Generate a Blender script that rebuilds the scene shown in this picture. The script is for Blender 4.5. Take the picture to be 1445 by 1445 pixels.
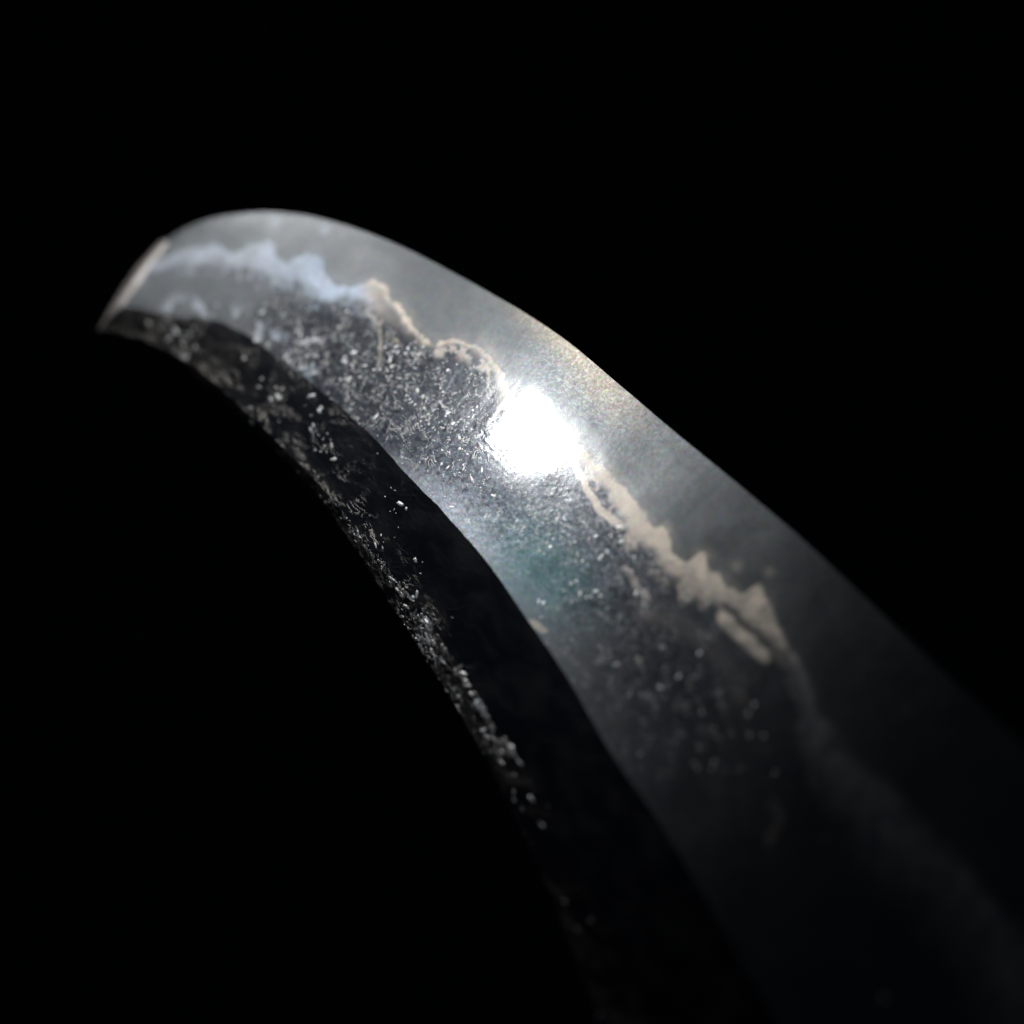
import bpy, math, random
import numpy as np
from mathutils import Vector

# ------------------------------------------------------------------ camera, world, lamps, exposure
S = bpy.context.scene
for o in list(bpy.data.objects):
    bpy.data.objects.remove(o)
COL = S.collection
V3 = lambda *a: np.array(a, float)
D = 0.160                       # lens to blade, metres
LENS = 50.0
F = LENS / 36.0 * 1445.0        # focal length in photo pixels
AX = V3(0.722, 0.692)           # blade runs down to the right in the picture
K = 0.55                        # and towards the lens at this slope
cam_d = bpy.data.cameras.new("camera")
cam = bpy.data.objects.new("camera", cam_d)
COL.objects.link(cam)
cam.location = (0, -D, 0)
cam.rotation_euler = (math.radians(90), 0, 0)
cam_d.lens = LENS
cam_d.sensor_width = 36
cam_d.clip_start = 0.005
cam_d.clip_end = 20
cam_d.dof.use_dof = True
cam_d.dof.focus_distance = 0.1615
cam_d.dof.aperture_fstop = 6.0
cam_d.dof.aperture_blades = 0
S.camera = cam

w = bpy.data.worlds.new("World")
S.world = w
w.use_nodes = True
bg = w.node_tree.nodes["Background"]
bg.inputs[0].default_value = (0.6, 0.75, 1.0, 1)
bg.inputs[1].default_value = 0.006

S.view_settings.view_transform = 'Standard'
S.view_settings.look = 'None'
S.view_settings.exposure = 0.0
S.view_settings.gamma = 1.0
S.render.engine = 'CYCLES'
S.cycles.max_bounces = 4

def area(name, pos, target, size, power, color, spread=180):
    l = bpy.data.lights.new(name, 'AREA')
    l.shape = 'DISK'
    l.size = size
    l.energy = power
    l.color = color
    l.spread = math.radians(spread)
    o = bpy.data.objects.new(name, l)
    o.location = Vector(pos)
    o.rotation_euler = (Vector(target) - Vector(pos)).to_track_quat('-Z', 'Y').to_euler()
    COL.objects.link(o)
    return o
def torch(name, pos, target, radius, power, color, cone, blend):
    l = bpy.data.lights.new(name, 'SPOT')
    l.shadow_soft_size = radius; l.energy = power; l.color = color
    l.spot_size = math.radians(cone); l.spot_blend = blend
    o = bpy.data.objects.new(name, l); o.location = Vector(pos)
    o.rotation_euler = (Vector(target) - Vector(pos)).to_track_quat('-Z', 'Y').to_euler()
    COL.objects.link(o)
    return o
TORCH = dict(px=(744, 620), dist=0.26, size=0.0070, power=1.30)
PANEL = dict(px=(300, 385), dist=0.20, size=0.14, power=0.050)

# ------------------------------------------------------------------ blade plane
NP = V3(-K * AX[0], -1.0, K * AX[1]); NP /= np.linalg.norm(NP)    # normal of the blade's middle plane, to the lens
def W(px, py, h):
    """pixel-scale drawing coordinates of the blade and height h (m) above its middle plane -> metres"""
    px = np.asarray(px, float); py = np.asarray(py, float); h = np.asarray(h, float)
    d = np.stack([(px - 722.5) / F, np.ones_like(px), -(py - 722.5) / F], -1)
    c = V3(0, -D, 0)
    lam = (h - c @ NP) / (d @ NP)
    return c + d * lam[..., None]

rng = np.random.default_rng(7)
def noise2(x, y, scale, seed=0):
    """smooth value noise, about -1..1"""
    r = np.random.default_rng(seed)
    N = 512
    L = r.uniform(-1, 1, (N, N))
    x = np.asarray(x) / scale + 100; y = np.asarray(y) / scale + 100
    xi = np.floor(x).astype(int); yi = np.floor(y).astype(int)
    fx = x - xi; fy = y - yi
    fx = fx * fx * fx * (fx * (fx * 6 - 15) + 10); fy = fy * fy * fy * (fy * (fy * 6 - 15) + 10)
    g = lambda a, b: L[(xi + a) % N, (yi + b) % N]
    return (g(0, 0) * (1 - fx) + g(1, 0) * fx) * (1 - fy) + (g(0, 1) * (1 - fx) + g(1, 1) * fx) * fy
def fbm(x, y, scale, seed=0, o=3):
    v = 0; a = 1; t = 0
    for i in range(o):
        # rotate each octave so the lattice does not show
        ca, sa = math.cos(0.7 + i * 1.3), math.sin(0.7 + i * 1.3)
        v = v + a * noise2(x * ca - y * sa, x * sa + y * ca, scale / 2 ** i, seed + i * 17)
        t += a; a *= 0.55
    return v / t
def sm(a, b, x):
    t = np.clip((x - a) / (b - a), 0, 1)
    return t * t * (3 - 2 * t)
def blob(px, py, cx, cy, rx, ry, ang=0):
    c, s = math.cos(ang), math.sin(ang)
    u = ((px - cx) * c + (py - cy) * s) / rx; v = (-(px - cx) * s + (py - cy) * c) / ry
    return np.exp(-(u * u + v * v))
def resample(pts, n, smooth=True):
    P = np.array(pts, float)
    # Catmull-Rom through the drawn points, then even spacing
    if smooth:
        Q = np.vstack([2 * P[0] - P[1], P, 2 * P[-1] - P[-2]])
        out = []
        for i in range(1, len(Q) - 2):
            t = np.linspace(0, 1, 24, endpoint=False)[:, None]
            a, b, c, d = Q[i - 1], Q[i], Q[i + 1], Q[i + 2]
            out.append(0.5 * (2 * b + (c - a) * t + (2 * a - 5 * b + 4 * c - d) * t ** 2 + (3 * b - a - 3 * c + d) * t ** 3))
        P = np.vstack(out + [P[-1:]])
    L = np.r_[0, np.cumsum(np.linalg.norm(np.diff(P, axis=0), axis=1))]
    s = np.linspace(0, L[-1], n)
    return np.stack([np.interp(s, L, P[:, 0]), np.interp(s, L, P[:, 1])], -1)

EDGE = [(232, 340), (262, 322), (300, 308), (345, 301), (395, 300), (450, 308), (520, 329), (600, 364), (700, 418), (760, 454),
        (810, 489), (880, 548), (960, 616), (1040, 682), (1140, 768), (1240, 862), (1340, 956), (1445, 1052), (1570, 1170), (1700, 1300)]
RIDGE = [(166, 431), (196, 434), (226, 442), (256, 448), (282, 449), (312, 455), (345, 470), (385, 498), (430, 532), (490, 582), (535, 625),
         (580, 675), (625, 722), (690, 797), (740, 868), (800, 955), (862, 1062), (930, 1160), (1000, 1275), (1060, 1380), (1130, 1500), (1210, 1640)]
SPLINE = [(143, 463), (184, 473), (225, 488), (266, 511), (307, 543), (351, 583), (399, 631), (450, 683), (503, 748), (556, 815), (610, 885), (662, 965),
          (706, 1035), (756, 1112), (805, 1205), (852, 1305), (902, 1425), (955, 1560)]      # where the flat turns into the spine
BACK = [(140, 467), (182, 478), (222, 494), (262, 518), (302, 552), (345, 592), (392, 640), (440, 690), (490, 756), (535, 826), (585, 905), (635, 985),
        (682, 1065), (725, 1150), (770, 1245), (812, 1350), (858, 1465), (905, 1600)]
NS = 1500
E = resample(EDGE, NS); R = resample(RIDGE, NS); SP = resample(SPLINE, NS); BK = resample(BACK, NS)
si = np.linspace(0, 1, NS)
# the ridge is uneven where rust has eaten it, clean further down
wob = (1 - sm(560, 720, R[:, 0])) * 3.2 + 0.5
R[:, 1] += wob * fbm(R[:, 0], R[:, 1], 26, 3, 4)
BK[:, 0] += (1 - sm(700, 900, BK[:, 0])) * 3.2 * fbm(BK[:, 0], BK[:, 1], 22, 9, 4)
SP[:, 0] += 6 * sm(420, 560, SP[:, 0]) * fbm(SP[:, 0], SP[:, 1], 40, 12, 4)
E[:, 1] += 0.5 * fbm(E[:, 0], E[:, 1], 30, 5, 3)

HU = [(228, 366), (244, 358), (265, 352), (307, 347), (319, 355), (340, 355), (355, 345), (379, 343), (389, 352), (394, 365), (408, 369), (435, 359),
      (451, 366), (460, 388), (474, 405), (513, 399), (529, 393), (546, 413), (560, 429), (579, 457), (596, 474), (615, 485), (640, 477), (662, 485),
      (693, 499), (709, 529), (722, 560), (760, 585), (800, 608), (817, 624), (845, 657), (870, 682), (900, 707), (920, 745), (939, 741), (950, 779), (969, 794),
      (992, 778), (1008, 809), (1026, 826), (1046, 840), (1069, 824), (1085, 855), (1099, 888), (1116, 919), (1143, 949), (1146, 977), (1157, 1010), (1183, 1045),
      (1225, 1087), (1280, 1136), (1322, 1183), (1377, 1239), (1444, 1322), (1520, 1410)]
HL = [(222, 380), (244, 373), (276, 375), (296, 368), (317, 374), (344, 372), (361, 374), (371, 388), (390, 395), (410, 393), (435, 397), (446, 416), (466, 424),
      (491, 418), (518, 427), (535, 445), (555, 456), (572, 470), (588, 484), (613, 493), (643, 488), (667, 499), (690, 515), (701, 537), (708, 571), (735, 610),
      (780, 640), (815, 650), (845, 676), (867, 707), (886, 732), (896, 758), (922, 775), (939, 807), (967, 834), (1000, 851), (1022, 856), (1045, 872), (1068, 888),
      (1090, 908), (1108, 932), (1121, 950), (1130, 982), (1136, 1016), (1140, 1050), (1146, 1087), (1170, 1122), (1197, 1161), (1225, 1211), (1266, 1253), (1308, 1294),
      (1363, 1363), (1391, 1445), (1430, 1520)]

def to_st(pts):
    """drawing point -> (s, t) on the ruled face between ridge (t=0) and edge (t=1)"""
    out = []
    n = 500; idx = np.linspace(0, NS - 1, n).astype(int)
    tt = np.linspace(-0.05, 1.05, 200)
    G = R[idx][:, None, :] * (1 - tt[None, :, None]) + E[idx][:, None, :] * tt[None, :, None]
    for p in pts:
        d = ((G - np.array(p)) ** 2).sum(-1)
        i, j = np.unravel_index(d.argmin(), d.shape)
        out.append((si[idx[i]], tt[j]))
    return np.array(out)
def band(pts):
    st = to_st(resample(pts, 400, True))
    s = np.maximum.accumulate(st[:, 0]) + np.arange(len(st)) * 1e-7
    return np.interp(si, s, st[:, 1])
tu = band(HU); tl = band(HL)
ker = np.exp(-np.linspace(-2, 2, 9) ** 2 * 3); ker /= ker.sum()
tu = np.convolve(np.pad(tu, 4, 'edge'), ker, 'valid'); tl = np.convolve(np.pad(tl, 4, 'edge'), ker, 'valid')
tu = tu + 0.014 * fbm(si * 1600, si * 0, 16, 500, 4); tl = tl + 0.018 * fbm(si * 1600, si * 0, 14, 520, 4)
tu = np.clip(tu, 0.08, 0.97); tl = np.clip(np.minimum(tl, tu - 0.02), 0.04, 0.95)

# columns of the face grid follow ridge -> lower temper edge -> upper temper edge -> cutting edge
nA, nB, nC = 150, 28, 80
T = np.concatenate([tl[:, None] * np.linspace(0, 1, nA + 1)[None, :],
                    tl[:, None] + (tu - tl)[:, None] * np.linspace(0, 1, nB + 1)[None, 1:],
                    tu[:, None] + (1 - tu)[:, None] * np.linspace(0, 1, nC + 1)[None, 1:]], 1)
PX = R[:, None, 0] * (1 - T) + E[:, None, 0] * T
PY = R[:, None, 1] * (1 - T) + E[:, None, 1] * T
Hm = 0.0030                                    # half thickness at the ridge, metres
taper = 0.35 + 0.65 * sm(0, 0.35, si)[:, None]  # the point is thinner
HT = Hm * taper * (1 - T) + 0.00035 * 4 * T * (1 - T) * taper
# fine relief of the steel
def band_dist(px, py, pts):
    P = np.array(pts, float)
    best = np.full(px.shape, 1e9)
    for a, b in zip(P[:-1], P[1:]):
        d = b - a; L2 = d @ d
        u = np.clip(((px - a[0]) * d[0] + (py - a[1]) * d[1]) / L2, 0, 1)
        best = np.minimum(best, np.hypot(px - a[0] - u * d[0], py - a[1] - u * d[1]))
    return best
pock = np.clip(blob(PX, PY, 545, 540, 130, 75, 0.35) * 1.25 + blob(PX, PY, 430, 490, 90, 45, 0.6) + blob(PX, PY, 660, 610, 90, 60, 0.7)
               + 0.75 * blob(PX, PY, 800, 745, 120, 85, 0.75) + 0.34 * blob(PX, PY, 940, 960, 210, 110, 0.85) + 0.03, 0, 1.2)
pock = pock * (0.25 + .75 * sm(300, 430, PX + 12 * fbm(PX, PY, 30, 33, 3)))
ji_mask = 1 - sm(-0.01, 0.05, T - tl[:, None])
wx = PX + 5 * fbm(PX, PY, 22, 40, 2); wy = PY + 5 * fbm(PX, PY, 22, 50, 2)
worm = 1 - np.abs(fbm(wx, wy, 13, 60, 3)) * 5
pits = np.clip(worm, 0, 1) * sm(-0.1, 0.45, fbm(PX, PY, 38, 70, 3) + pock * 0.5 - 0.25)
HT = HT + ji_mask * pock * pits * 0.000005
HT = HT + ji_mask * pock * fbm(PX, PY, 7, 80, 3) * 0.000004
HT = HT + fbm(PX, PY, 120, 90, 3) * 0.00006 * sm(0.0, 0.1, T) * sm(0, .1, 1 - T)      # hand-polished, not dead flat
G = W(PX, PY, HT)

def grid_normals(G):
    du = np.gradient(G, axis=0); dv = np.gradient(G, axis=1)
    n = np.cross(du, dv); n /= np.linalg.norm(n, axis=-1, keepdims=True) + 1e-20
    if (n @ V3(0, -1, 0)).mean() < 0: n = -n
    return n
NG = grid_normals(G)

# ------------------------------------------------------------------ attributes of the metal
wpx = PX + 3.5 * fbm(PX, PY, 14, 101, 3); wpy = PY + 3.5 * fbm(PX, PY, 14, 111, 3)
width = np.linalg.norm(E - R, axis=1)[:, None]
du_ = (T - tu[:, None]) * width + 8.0 * fbm(PX, PY, 17, 121, 4)
dl_ = (tl[:, None] - T) * width + 7.0 * fbm(PX, PY, 20, 131, 4)
soft = 5 + 16 * sm(1060, 1250, PX)
hamon = (1 - sm(-soft * .7, soft * .7, du_)) * (1 - sm(-soft * 2.2, soft * 2.2, dl_))
hamon = hamon * (1 - sm(500, 560, PX) * (1 - sm(700, 740, PX)) * .8 * sm(-9, 6, -(tu[:, None] - T) * width * -1 - 7 + 4 * fbm(PX, PY, 15, 740, 3)))
bw = (tu - tl)[:, None] * width
hamon = hamon * (.72 + .28 * (1 - sm(0, 1, (tu[:, None] - T) * width / bw)))        # brightest along its outer rim
wisp = 1 - sm(.02, .16, np.abs(fbm(PX, PY, 34, 700, 4)))
hamon = np.maximum(hamon, .5 * wisp * (1 - sm(4, 26, dl_)) * sm(-8, 2, dl_) * (1 - sm(-4, 0, du_)))
halo = .16 * (1 - sm(0, 22, du_)) * sm(-2, 2, du_)
hamon = np.maximum(hamon, halo * (.6 + .8 * fbm(PX, PY, 24, 710, 4)))
for pts, r, k in [([(812, 655), (828, 690), (850, 722), (876, 742)], 6, .75), ([(1022, 872), (1050, 900), (1078, 925)], 11, .8),
                  ([(882, 802), (896, 822), (914, 846)], 5, .28), ([(912, 862), (960, 880), (1000, 905), (1030, 950), (1050, 1000)], 16, .06),
                  ([(537, 452), (536, 480), (534, 518)], 2.5, .3), ([(738, 876), (752, 880), (770, 889)], 5, .4), ([(1090, 1135), (1102, 1155), (1085, 1185)], 8, .18)]:
    d = band_dist(wpx, wpy, pts)
    hamon = np.maximum(hamon, k * (1 - sm(r * 0.5, r * 1.3, d)))
lump = sm(.0, .35, fbm(PX, PY, 22, 720, 4)) * np.exp(-((T * width - 14) / 16) ** 2) * sm(205, 250, PX) * (1 - sm(400, 470, PX))
hamon = np.maximum(hamon, .55 * lump)
for cx, cy, r in [(388, 314, 7), (458, 325, 6), (1085, 808, 7), (1040, 800, 8), (940, 752, 9), (990, 785, 12)]:
    hamon = np.maximum(hamon, .35 * blob(PX, PY, cx, cy, r, r))
dash = band_dist(wpx, wpy, [(1022, 852), (1038, 866), (1050, 884), (1066, 893)])
hamon = hamon * (1 - 0.8 * (1 - sm(2, 6, dash)))
hamon = hamon * (1 - 0.72 * sm(1060, 1180, PX))
hamon = np.clip(hamon * (0.95 + 0.55 * fbm(PX, PY, 20, 141, 4)) , 0, 1)
yaki = np.maximum(sm(-3, 3, du_), (1 - sm(300, 450, PX + 30 * fbm(PX, PY, 40, 34, 3))) * .75)                       # hardened edge zone, satin
cloud = 0.5 + 0.5 * fbm(PX, PY, 70, 151, 4)
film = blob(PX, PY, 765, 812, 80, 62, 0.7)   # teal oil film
blue_tint = (0.62 + 0.2 * sm(330, 450, PX)) * (1 - sm(490, 540, PX + 14 * fbm(PX, PY, 20, 160, 3))) + .45 * sm(1090, 1150, PX)  # blue flare light painted into the temper colour at the tip; bluish lower right
rust = blob(PX, PY, 790, 475, 110, 22, 0.72) + 0.5 * blob(PX, PY, 860, 560, 60, 30, .7)

def make(name, V, N, attrs, mat, parent, rows=None, flip=False):
    nr, nc = V.shape[:2]
    i = np.arange(nr * nc).reshape(nr, nc)
    q = np.stack([i[:-1, :-1], i[1:, :-1], i[1:, 1:], i[:-1, 1:]], -1).reshape(-1, 4)
    v = V.reshape(-1, 3)
    # orient to given normal
    fn = np.cross(v[q[:, 1]] - v[q[:, 0]], v[q[:, 3]] - v[q[:, 0]])
    if (fn * N.reshape(-1, 3)[q[:, 0]]).sum() < 0: q = q[:, ::-1]
    me = bpy.data.meshes.new(name)
    me.vertices.add(len(v)); me.vertices.foreach_set("co", v.astype(np.float32).ravel())
    me.loops.add(q.size); me.loops.foreach_set("vertex_index", q.astype(np.int32).ravel())
    me.polygons.add(len(q)); me.polygons.foreach_set("loop_start", np.arange(0, q.size, 4, dtype=np.int32))
    me.update(calc_edges=True)
    me.polygons.foreach_set("use_smooth", np.ones(len(q), bool))
    for k, a in attrs.items():
        at = me.attributes.new(k, 'FLOAT', 'POINT')
        at.data.foreach_set("value", np.ascontiguousarray(a, dtype=np.float32).ravel())
    me.normals_split_custom_set_from_vertices(N.reshape(-1, 3).astype(np.float32))
    me.materials.append(mat)
    o = bpy.data.objects.new(name, me); COL.objects.link(o); o.parent = parent
    return o

# ------------------------------------------------------------------ materials
def nodes(name):
    m = bpy.data.materials.new(name); m.use_nodes = True
    nt = m.node_tree; return m, nt, nt.nodes["Principled BSDF"]
class NB:
    def __init__(s, nt): s.nt = nt
    def n(s, t, **k):
        x = s.nt.nodes.new(t)
        for a, b in k.items(): setattr(x, a, b)
        return x
    def attr(s, name): return s.n('ShaderNodeAttribute', attribute_name=name).outputs['Fac']
    def set(s, sock, v):
        if hasattr(v, 'is_output') or isinstance(v, bpy.types.NodeSocket): s.nt.links.new(v, sock)
        else: sock.default_value = v
    def math(s, op, a, b=0.0, clamp=False):
        x = s.n('ShaderNodeMath', operation=op, use_clamp=clamp); s.set(x.inputs[0], a); s.set(x.inputs[1], b); return x.outputs[0]
    def mix(s, f, a, b, blend='MIX'):
        x = s.n('ShaderNodeMix', data_type='RGBA', blend_type=blend); s.set(x.inputs[0], f); s.set(x.inputs[6], a); s.set(x.inputs[7], b); return x.outputs[2]
    def mixf(s, f, a, b):
        x = s.n('ShaderNodeMix', data_type='FLOAT'); s.set(x.inputs[0], f); s.set(x.inputs[2], a); s.set(x.inputs[3], b); return x.outputs[0]
    def noise(s, scale, detail=4, rough=.55, dist=0, out='Fac'):
        tc = s.n('ShaderNodeTexCoord'); x = s.n('ShaderNodeTexNoise'); s.nt.links.new(tc.outputs['Object'], x.inputs['Vector'])
        x.inputs['Scale'].default_value = scale; x.inputs['Detail'].default_value = detail; x.inputs['Roughness'].default_value = rough
        x.inputs['Distortion'].default_value = dist; return x.outputs[out]
    def ramp(s, f, a, b, lo=0., hi=1.):
        x = s.n('ShaderNodeMapRange', interpolation_type='SMOOTHSTEP'); s.set(x.inputs[0], f)
        x.inputs[1].default_value = a; x.inputs[2].default_value = b; x.inputs[3].default_value = lo; x.inputs[4].default_value = hi; return x.outputs[0]
    def bump(s, h, strength, dist, normal=None):
        x = s.n('ShaderNodeBump'); s.set(x.inputs['Height'], h); x.inputs['Strength'].default_value = strength; x.inputs['Distance'].default_value = dist
        if normal is not None: s.set(x.inputs['Normal'], normal)
        return x.outputs[0]

steel, nt, P = nodes("blade_steel"); b = NB(nt)
h_, y_, c_, f_, bt_, r_, k_, u_, v_, j_ = [b.attr(x) for x in ("hamon", "yaki", "cloud", "film", "blue_tint", "rust", "pock", "along", "across", "jimask")]
def vec(su, sv, off=0.0):
    x = b.n('ShaderNodeCombineXYZ'); b.set(x.inputs[0], b.math('MULTIPLY', u_, su)); b.set(x.inputs[1], b.math('MULTIPLY', v_, sv)); x.inputs[2].default_value = off
    return x.outputs[0]
def noise_v(v, detail=3, rough=.55, dist=0, out='Fac', norm=True):
    x = b.n('ShaderNodeTexNoise'); nt.links.new(v, x.inputs['Vector']); x.inputs['Scale'].default_value = 1
    x.inputs['Detail'].default_value = detail; x.inputs['Roughness'].default_value = rough; x.inputs['Distortion'].default_value = dist
    return x.outputs[out]
grain = b.noise(9000, 3, .6); grain2 = b.noise(2600, 4, .6, .6); mott = b.noise(900, 5, .6, .4); huen = b.noise(2200, 4, .6, 0, 'Color')
scr = noise_v(vec(8, 700), 3, .6)            # polishing lines run along the blade
colA = b.mix(b.ramp(k_, .05, .6), b.mix(c_, (0.10, 0.108, 0.125, 1), (0.16, 0.168, 0.18, 1)), (0.030, 0.034, 0.043, 1))   # patina where it is pitted
colY = b.mix(c_, (0.125, 0.132, 0.14, 1), (0.195, 0.203, 0.207, 1))
col = b.mix(y_, colA, colY)
col = b.mix(b.ramp(mott, .35, .65, 0, .3), col, (0.09, 0.10, 0.11, 1))
# crumbs and thin crooked outlines left by old rust in the face
cr = noise_v(vec(130, 130, 3.3), 3, .6, .8)
cl = noise_v(vec(24, 24, 7.7), 3, .55)
crumb = b.math('MULTIPLY', b.ramp(cr, .61, .67), b.ramp(b.math('ADD', cl, b.math('MULTIPLY', k_, .10)), .54, .66))
wn = noise_v(vec(75, 75, 1.1), 3, .6, 1.2)
worm = b.math('SUBTRACT', 1.0, b.ramp(b.math('ABSOLUTE', b.math('SUBTRACT', wn, .5)), .006, .022))
worm = b.math('MULTIPLY', worm, b.ramp(b.math('ADD', noise_v(vec(45, 45, 9.1), 2), b.math('MULTIPLY', k_, .13)), .55, .70))
crumb = b.math('MULTIPLY', b.math('MAXIMUM', crumb, b.math('MULTIPLY', worm, .8)), b.math('MULTIPLY', b.ramp(k_, .02, .35), j_), True)
dk = b.math('MULTIPLY', b.ramp(noise_v(vec(120, 120, 21.0), 3, .6, .5), .50, .38), b.math('MULTIPLY', b.ramp(k_, .05, .5), j_))
col = b.mix(b.math('MULTIPLY', dk, .75), col, (0.012, 0.012, 0.018, 1))
peb = b.math('MULTIPLY', b.ramp(noise_v(vec(150, 150, 27.0), 2, .5), .50, .62), b.math('MULTIPLY', b.ramp(k_, .03, .4), j_))
col = b.mix(b.math('MULTIPLY', peb, b.ramp(u_, .90, 1.10, .12, .5)), col, (0.17, 0.17, 0.19, 1))
hcol = b.mix(bt_, (1.0, 0.87, 0.74, 1), (0.62, 0.76, 0.98, 1))
hm = b.math('MULTIPLY', h_, b.ramp(mott, .3, .62, .6, 1.0))
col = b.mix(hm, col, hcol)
col = b.mix(crumb, col, (0.50, 0.49, 0.48, 1))
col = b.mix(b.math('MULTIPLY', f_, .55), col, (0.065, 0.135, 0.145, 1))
col = b.mix(b.math('MULTIPLY', r_, .3, True), col, (0.55, 0.43, 0.29, 1))
col = b.mix(0.38, col, huen, 'OVERLAY')
nt.links.new(col, P.inputs['Base Color'])
nt.links.new(b.mixf(b.math('MAXIMUM', hm, b.math('MULTIPLY', crumb, .8)), 0.95, 0.45), P.inputs['Metallic'])
rough = b.mixf(y_, 0.40, 0.45)
rough = b.math('ADD', rough, b.ramp(grain2, .3, .7, -.06, .06))
rough = b.mixf(hm, rough, 0.62)
nt.links.new(rough, P.inputs['Roughness'])
hgt = b.math('ADD', b.math('ADD', b.math('MULTIPLY', grain, .30), b.math('MULTIPLY', grain2, .5)), b.math('MULTIPLY', scr, .9))
hgt = b.math('ADD', hgt, b.math('MULTIPLY', crumb, .5))
nt.links.new(b.bump(hgt, 0.25, 0.00005), P.inputs['Normal'])
P.inputs['Anisotropic'].default_value = 0.75
tg = b.n('ShaderNodeCombineXYZ')
for i_, c_v in enumerate((AX[1], 0.0, AX[0])): tg.inputs[i_].default_value = c_v     # light smears across the polishing lines
nt.links.new(tg.outputs[0], P.inputs['Tangent'])
P.inputs['Coat Weight'].default_value = 0.75
P.inputs['Coat IOR'].default_value = 1.45
nt.links.new(b.ramp(grain2, .3, .7, .115, .165), P.inputs['Coat Roughness'])
nt.links.new(b.bump(b.math('ADD', b.math('MULTIPLY', grain, .6), b.math('MULTIPLY', grain2, .5)), 0.13, 0.00004), P.inputs['Coat Normal'])

def burnished(name, streak, rough0, rough1, tint):
    global nt, b
    m, nt, P = nodes(name); b = NB(nt)
    k_, u_, v_ = b.attr("pock"), b.attr("along"), b.attr("across")
    def nz(su, sv, off, detail=3, dist=0.6):
        c = b.n('ShaderNodeCombineXYZ'); b.set(c.inputs[0], b.math('MULTIPLY', u_, su)); b.set(c.inputs[1], b.math('MULTIPLY', v_, sv)); c.inputs[2].default_value = off
        x = b.n('ShaderNodeTexNoise'); nt.links.new(c.outputs[0], x.inputs['Vector']); x.inputs['Scale'].default_value = 1
        x.inputs['Detail'].default_value = detail; x.inputs['Distortion'].default_value = dist; return x.outputs['Fac']
    big = nz(16, 26, 2.0); fine = nz(60, 60 * streak, 5.0, 3, 1.0); cr = nz(80, 80 * streak, 8.0)
    line = b.math('SUBTRACT', 1.0, b.ramp(b.math('ABSOLUTE', b.math('SUBTRACT', fine, .5)), .008, .03))
    line = b.math('MULTIPLY', line, b.ramp(b.math('ADD', nz(30, 40, 11.0, 2), b.math('MULTIPLY', k_, .16)), .54, .68))
    crumb = b.math('MULTIPLY', b.ramp(cr, .62, .70), b.ramp(b.math('ADD', big, b.math('MULTIPLY', k_, .18)), .55, .68))
    c = b.math('MULTIPLY', b.math('MAXIMUM', line, crumb), b.ramp(k_, .05, .8), True)
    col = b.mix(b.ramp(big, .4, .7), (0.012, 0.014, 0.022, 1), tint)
    col = b.mix(b.math('MULTIPLY', b.attr("tipz"), b.ramp(nz(40, 40, 31.0, 5), .3, .7)), col, (0.12, 0.112, 0.105, 1))
    col = b.mix(c, col, (0.40, 0.37, 0.33, 1))
    nt.links.new(col, P.inputs['Base Color'])
    P.inputs['Metallic'].default_value = .75
    nt.links.new(b.mixf(k_, rough0, rough1), P.inputs['Roughness'])
    nt.links.new(b.bump(b.math('ADD', b.math('MULTIPLY', fine, .6), b.math('MULTIPLY', c, .5)), .35, .00007), P.inputs['Normal'])
    return m
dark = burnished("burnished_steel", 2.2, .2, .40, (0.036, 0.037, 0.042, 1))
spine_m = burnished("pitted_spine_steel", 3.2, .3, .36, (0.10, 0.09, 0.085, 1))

flake, nt, P = nodes("corroded_steel_specks"); b = NB(nt)
oi = b.noise(500, 2)
nt.links.new(b.mix(b.noise(420, 1, .5), (0.66, 0.59, 0.52, 1), (0.56, 0.62, 0.70, 1)), P.inputs['Base Color'])
P.inputs['Metallic'].default_value = .85
P.inputs['Roughness'].default_value = .48

facet, nt, P = nodes("bevel_steel"); b = NB(nt)
nt.links.new(b.mix(b.noise(900, 4), (0.75, 0.66, 0.62, 1), (0.85, 0.80, 0.76, 1)), P.inputs['Base Color'])
P.inputs['Metallic'].default_value = .7; P.inputs['Roughness'].default_value = .42
nt.links.new(b.bump(b.noise(3000, 4), .2, .00005), P.inputs['Normal'])

cloth, nt, P = nodes("black_cloth"); b = NB(nt)
nt.links.new(b.mix(b.noise(12, 4), (0.07, 0.07, 0.08, 1), (0.12, 0.12, 0.14, 1)), P.inputs['Base Color'])
P.inputs['Roughness'].default_value = 1; P.inputs['Specular IOR Level'].default_value = 0

# ------------------------------------------------------------------ backdrop
bm = bpy.data.meshes.new("backdrop")
n = 24
vs = [((i / n - .5) * 3.0, 0.9 + 0.02 * math.sin(i * 1.7) + 0.015 * math.sin(i * .6 + j), (j / n - .5) * 3.0) for i in range(n + 1) for j in range(n + 1)]
fs = [(i * (n + 1) + j, (i + 1) * (n + 1) + j, (i + 1) * (n + 1) + j + 1, i * (n + 1) + j + 1) for i in range(n) for j in range(n)]
bm.from_pydata(vs, [], fs); bm.polygons.foreach_set("use_smooth", [True] * len(fs)); bm.materials.append(cloth)
bo = bpy.data.objects.new("backdrop", bm); COL.objects.link(bo); bo["kind"] = "structure"

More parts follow.
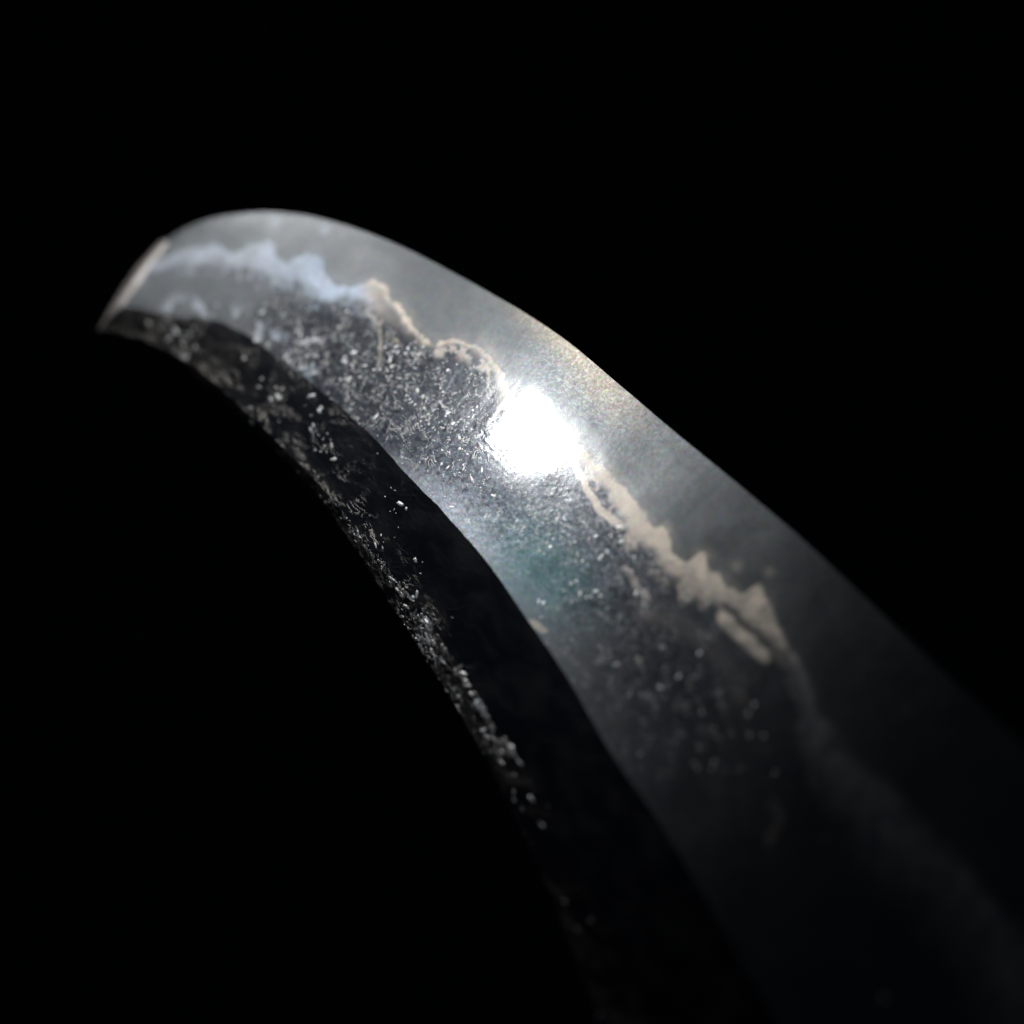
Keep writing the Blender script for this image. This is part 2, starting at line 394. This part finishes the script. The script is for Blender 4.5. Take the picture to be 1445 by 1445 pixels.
# ------------------------------------------------------------------ the blade
root = bpy.data.objects.new("sword_blade", None); root.empty_display_size = .01
COL.objects.link(root)
root["label"] = "curved steel sword blade with wavy pale temper line, pitted face and dark ridge against black"
root["category"] = "sword blade"
at = dict(hamon=hamon, yaki=yaki, cloud=cloud, film=film, blue_tint=blue_tint, rust=np.clip(rust, 0, 1), pock=pock, jimask=ji_mask,
          along=(PX * AX[0] + PY * AX[1]) / 1000, across=(-PX * AX[1] + PY * AX[0]) / 1000)
def strip(name, a, c):
    sl = slice(a, c + 1)
    return make(name, G[:, sl], NG[:, sl], {k: v[:, sl] for k, v in at.items()}, steel, root)
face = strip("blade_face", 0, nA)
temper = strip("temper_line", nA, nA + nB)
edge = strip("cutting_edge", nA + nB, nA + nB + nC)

# ridge flat: from the ridge line down and back to the spine corner
def ruled(A, B, hA, hB, n, bulge=0, rel=None):
    t = np.linspace(0, 1, n + 1)[None, :]
    x = A[:, None, 0] * (1 - t) + B[:, None, 0] * t; y = A[:, None, 1] * (1 - t) + B[:, None, 1] * t
    h = hA[:, None] * (1 - t) + hB[:, None] * t + bulge * 4 * t * (1 - t)
    if rel is not None: h = h + rel(x, y, t)
    return x, y, t, W(x, y, h)
hR = HT[:, 0]
hS = Hm * taper[:, 0] * 0.78
hB = Hm * taper[:, 0] * 0.10
def rel1(x, y, t):
    m = np.clip(1.1 * (1 - sm(560, 700, x)) + .25, 0, 1) * sm(0, .06, t) * sm(0, .05, 1 - t)
    ww = np.clip(1 - np.abs(fbm(x, y, 16, 200, 3)) * 5, 0, 1)
    return m * (ww * .00003 * sm(-.1, .5, fbm(x, y, 45, 210, 3)) + .000012 * fbm(x, y, 8, 220, 3)) 
x1, y1, t1, G1 = ruled(R, SP, hR, hS, 70, 0.00008, rel1)
pk1 = np.clip(.30 * (1 - sm(420, 640, x1)) + .10 + .35 * sm(.55, 1, t1) * (1 - sm(600, 760, x1)), 0, 1) * np.ones_like(x1)
def uv(x, y): return dict(along=(x * AX[0] + y * AX[1]) / 1000, across=(-x * AX[1] + y * AX[0]) / 1000, tipz=1 - sm(210, 420, x + 40 * fbm(x, y, 40, 730, 4)))
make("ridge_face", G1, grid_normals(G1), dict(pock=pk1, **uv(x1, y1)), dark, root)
def rel2(x, y, t):
    u = x * .55 + y * .83; v = -x * .83 + y * .55           # drawn out along the spine
    f = fbm(u * .35, v, 7, 240, 3)
    return sm(0, .06, t) * sm(0, .1, 1 - t) * (.00014 * f + .00004 * fbm(x, y, 12, 250, 3))
x2, y2, t2, G2 = ruled(SP, BK, hS, hB, 36, 0.0001, rel2)
make("spine", G2, grid_normals(G2), dict(pock=(1 - .85 * sm(930, 1150, y2)) * (.35 + .65 * sm(640, 760, y2)), **uv(x2, y2)), spine_m, root)

# far side of the blade, mirrored through its middle plane (kept coarse)
sk = slice(0, NS, 6)
def back(A, B, hA, hB, n=10):
    t = np.linspace(0, 1, n + 1)[None, :]
    a = W(A[sk, 0], A[sk, 1], 0 * hA[sk]) - NP * hA[sk, None]
    c = W(B[sk, 0], B[sk, 1], 0 * hB[sk]) - NP * hB[sk, None]
    return a[:, None] * (1 - t[..., None]) + c[:, None] * t[..., None]
z = np.zeros(NS)
Vb = np.concatenate([back(E, R, z + 1e-6, hR, 10), back(R, SP, hR, hS, 6)[:, 1:], back(SP, BK, hS, z - 0, 6)[:, 1:]], 1)
nb = -np.ones(Vb.shape) * NP * -1
make("blade_back", Vb, -np.ones(Vb.shape) * NP, dict(pock=np.ones(Vb.shape[:2]) * .3), dark, root)

BEVEL = -0.16
px2m = D / F
# bevel that cuts off the point, between the face and the outline at the tip
A = resample([(229, 341), (204, 372), (180, 408), (163, 433), (146, 459)], 90, True)
hA_ = np.interp(np.linspace(0, 1, 90), np.linspace(0, 1, 5), [0.00003, .0004, .0008, HT[0, 0] * .98, hS[0]])
P0 = resample([(243, 344), (219, 374), (193, 408), (172, 433), (151, 459)], 90, True)
t = np.linspace(0, 1, 21)[None, :]
O = resample([(229, 338), (197, 372), (172, 407), (152, 440), (138, 467)], 90, True)
x = P0[:, None, 0] * (1 - t) + O[:, None, 0] * t; y = P0[:, None, 1] * (1 - t) + O[:, None, 1] * t
drop = np.linalg.norm(P0 - O, axis=1)[:, None] * px2m
hh = hA_[:, None] + 0.00005 - BEVEL * drop * np.minimum(t, .62) - 1.5 * drop * np.maximum(t - .62, 0) + 0.00001 * fbm(x, y, 12, 300, 3)
hh = hh * (1 - sm(.85, 1, np.linspace(0, 1, 90)))[:, None] + (hA_[:, None] * (1 - t)) * sm(.85, 1, np.linspace(0, 1, 90))[:, None]
Gt = W(x, y, hh)
make("tip_bevel", Gt, grid_normals(Gt), {}, facet, root)

# ------------------------------------------------------------------ specks: raised corrosion crumbs, real little lumps
def specks(name, pts, parent):
    """pts: (px, py, base point, normal, radius, elongation, angle)"""
    V = []; Fc = []
    rr = random.Random(5)
    for (p, nrm_, rad, el, ang, hgt) in pts:
        nv = Vector(nrm_); tx = Vector((1, 0, 0)) - nv * nv.x; tx.normalize(); ty = nv.cross(tx)
        ca, sa = math.cos(ang), math.sin(ang)
        ex = tx * ca + ty * sa; ey = -tx * sa + ty * ca
        k = rr.choice([5, 6, 7]); b0 = len(V); p = Vector(p)
        for ring, (rs, hz) in enumerate([(1.0, -.15), (.72, .7)]):
            for i in range(k):
                a = i / k * 2 * math.pi + ring * .4
                q = rs * (0.75 + .5 * rr.random())
                V.append(p + ex * math.cos(a) * rad * el * q + ey * math.sin(a) * rad * q + nv * hgt * hz * (0.7 + .6 * rr.random()))
        V.append(p + nv * hgt * (0.8 + .5 * rr.random()) + ex * rad * rr.uniform(-.3, .3) + ey * rad * rr.uniform(-.3, .3))
        for i in range(k):
            j = (i + 1) % k
            Fc.append((b0 + i, b0 + j, b0 + k + j, b0 + k + i)); Fc.append((b0 + k + i, b0 + k + j, b0 + 2 * k))
    me = bpy.data.meshes.new(name); me.from_pydata([tuple(v) for v in V], [], Fc); me.materials.append(flake)
    o = bpy.data.objects.new(name, me); COL.objects.link(o); o.parent = parent; o["kind"] = "stuff"
    return o
def scatter(PXg, PYg, Gg, Ng, dens, n, rmin, rmax, el, ang0, seed, hk=.5):
    r = np.random.default_rng(seed)
    ar = np.linalg.norm(np.cross(np.gradient(Gg, axis=0), np.gradient(Gg, axis=1)), axis=-1)
    p = (dens * ar).ravel(); p = p / p.sum()
    idx = r.choice(len(p), n, p=p)
    out = []
    for i in idx:
        a, c = divmod(i, PXg.shape[1])
        rad = (rmin + (rmax - rmin) * r.random() ** 3) * px2m
        out.append((Gg[a, c], Ng[a, c], rad, 1 + r.random() * el, ang0 + r.normal() * .6, rad * hk * (0.6 + .8 * r.random())))
    return out
clump = sm(.0, .35, fbm(PX, PY, 26, 400, 3))
dens = ji_mask * (clump * pock ** 1.5 + .002) * sm(0.0, .02, T)
dens[:, nA + 4:] = 0
dens = dens * (1 - .95 * np.clip(2 * blob(PX, PY, 752, 620, 85, 80), 0, 1))
specks("face_specks", scatter(PX, PY, G, NG, dens, 340, 0.8, 3.0, 1.2, 0.6, 1, .22), root)
cl1 = sm(.05, .4, fbm(x1, y1, 30, 410, 3))
d1 = cl1 * (1 - sm(430, 700, x1)) + .004 * (1 - sm(700, 900, x1))
specks("ridge_specks", scatter(x1, y1, G1, grid_normals(G1), d1 * (.3 + t1), 110, .6, 3.2, 2.5, -.9, 2, .3), root)
cl2 = sm(-.05, .35, fbm(x2, y2, 24, 420, 3))
d3 = sm(0, .3, fbm(x2, y2, 20, 430, 3)) * np.exp(-(t2 / .12) ** 2) * sm(590, 620, x2) * (1 - sm(700, 745, x2))
specks("spine_specks", scatter(x2, y2, G2, grid_normals(G2), d3, 90, 1.3, 4.2, 2.5, -1.0, 4), root)
d2 = cl2 * sm(380, 560, x2) * (1 - sm(720, 900, x2)) * (1.2 - t2) * (1 - sm(980, 1200, y2)) + .012 * (1 - sm(820, 870, x2))
specks("spine_specks", scatter(x2, y2, G2, grid_normals(G2), d2, 420, 0.7, 2.8, 4.0, -1.0, 3), root)

# ------------------------------------------------------------------ lamps: a small torch mirrored by the face and a soft panel towards the point
def mirrored(px, py, dist):
    d = (PX - px) ** 2 + (PY - py) ** 2
    i, j = np.unravel_index(d.argmin(), d.shape)
    p = G[i, j]; nn = NG[max(0, i - 60):i + 60, max(0, j - 20):j + 20].reshape(-1, 3).mean(0); nn /= np.linalg.norm(nn)
    v = V3(0, -D, 0) - p; v /= np.linalg.norm(v)
    r = 2 * (nn @ v) * nn - v
    return p + r * dist, p
lp, tp = mirrored(*TORCH['px'], TORCH['dist'])
torch("torch", lp, W(610, 540, 0), TORCH['size'], TORCH['power'], (0.965, 0.99, 1.0), 27, 1.0)
lp, tp = mirrored(*PANEL['px'], PANEL['dist'])
area("soft_panel", lp - 0.14 * V3(AX[0], 0, -AX[1]) + 0.10 * V3(AX[1], 0, AX[0]), tp, PANEL['size'], PANEL['power'], (0.96, 0.98, 1.0), 70)
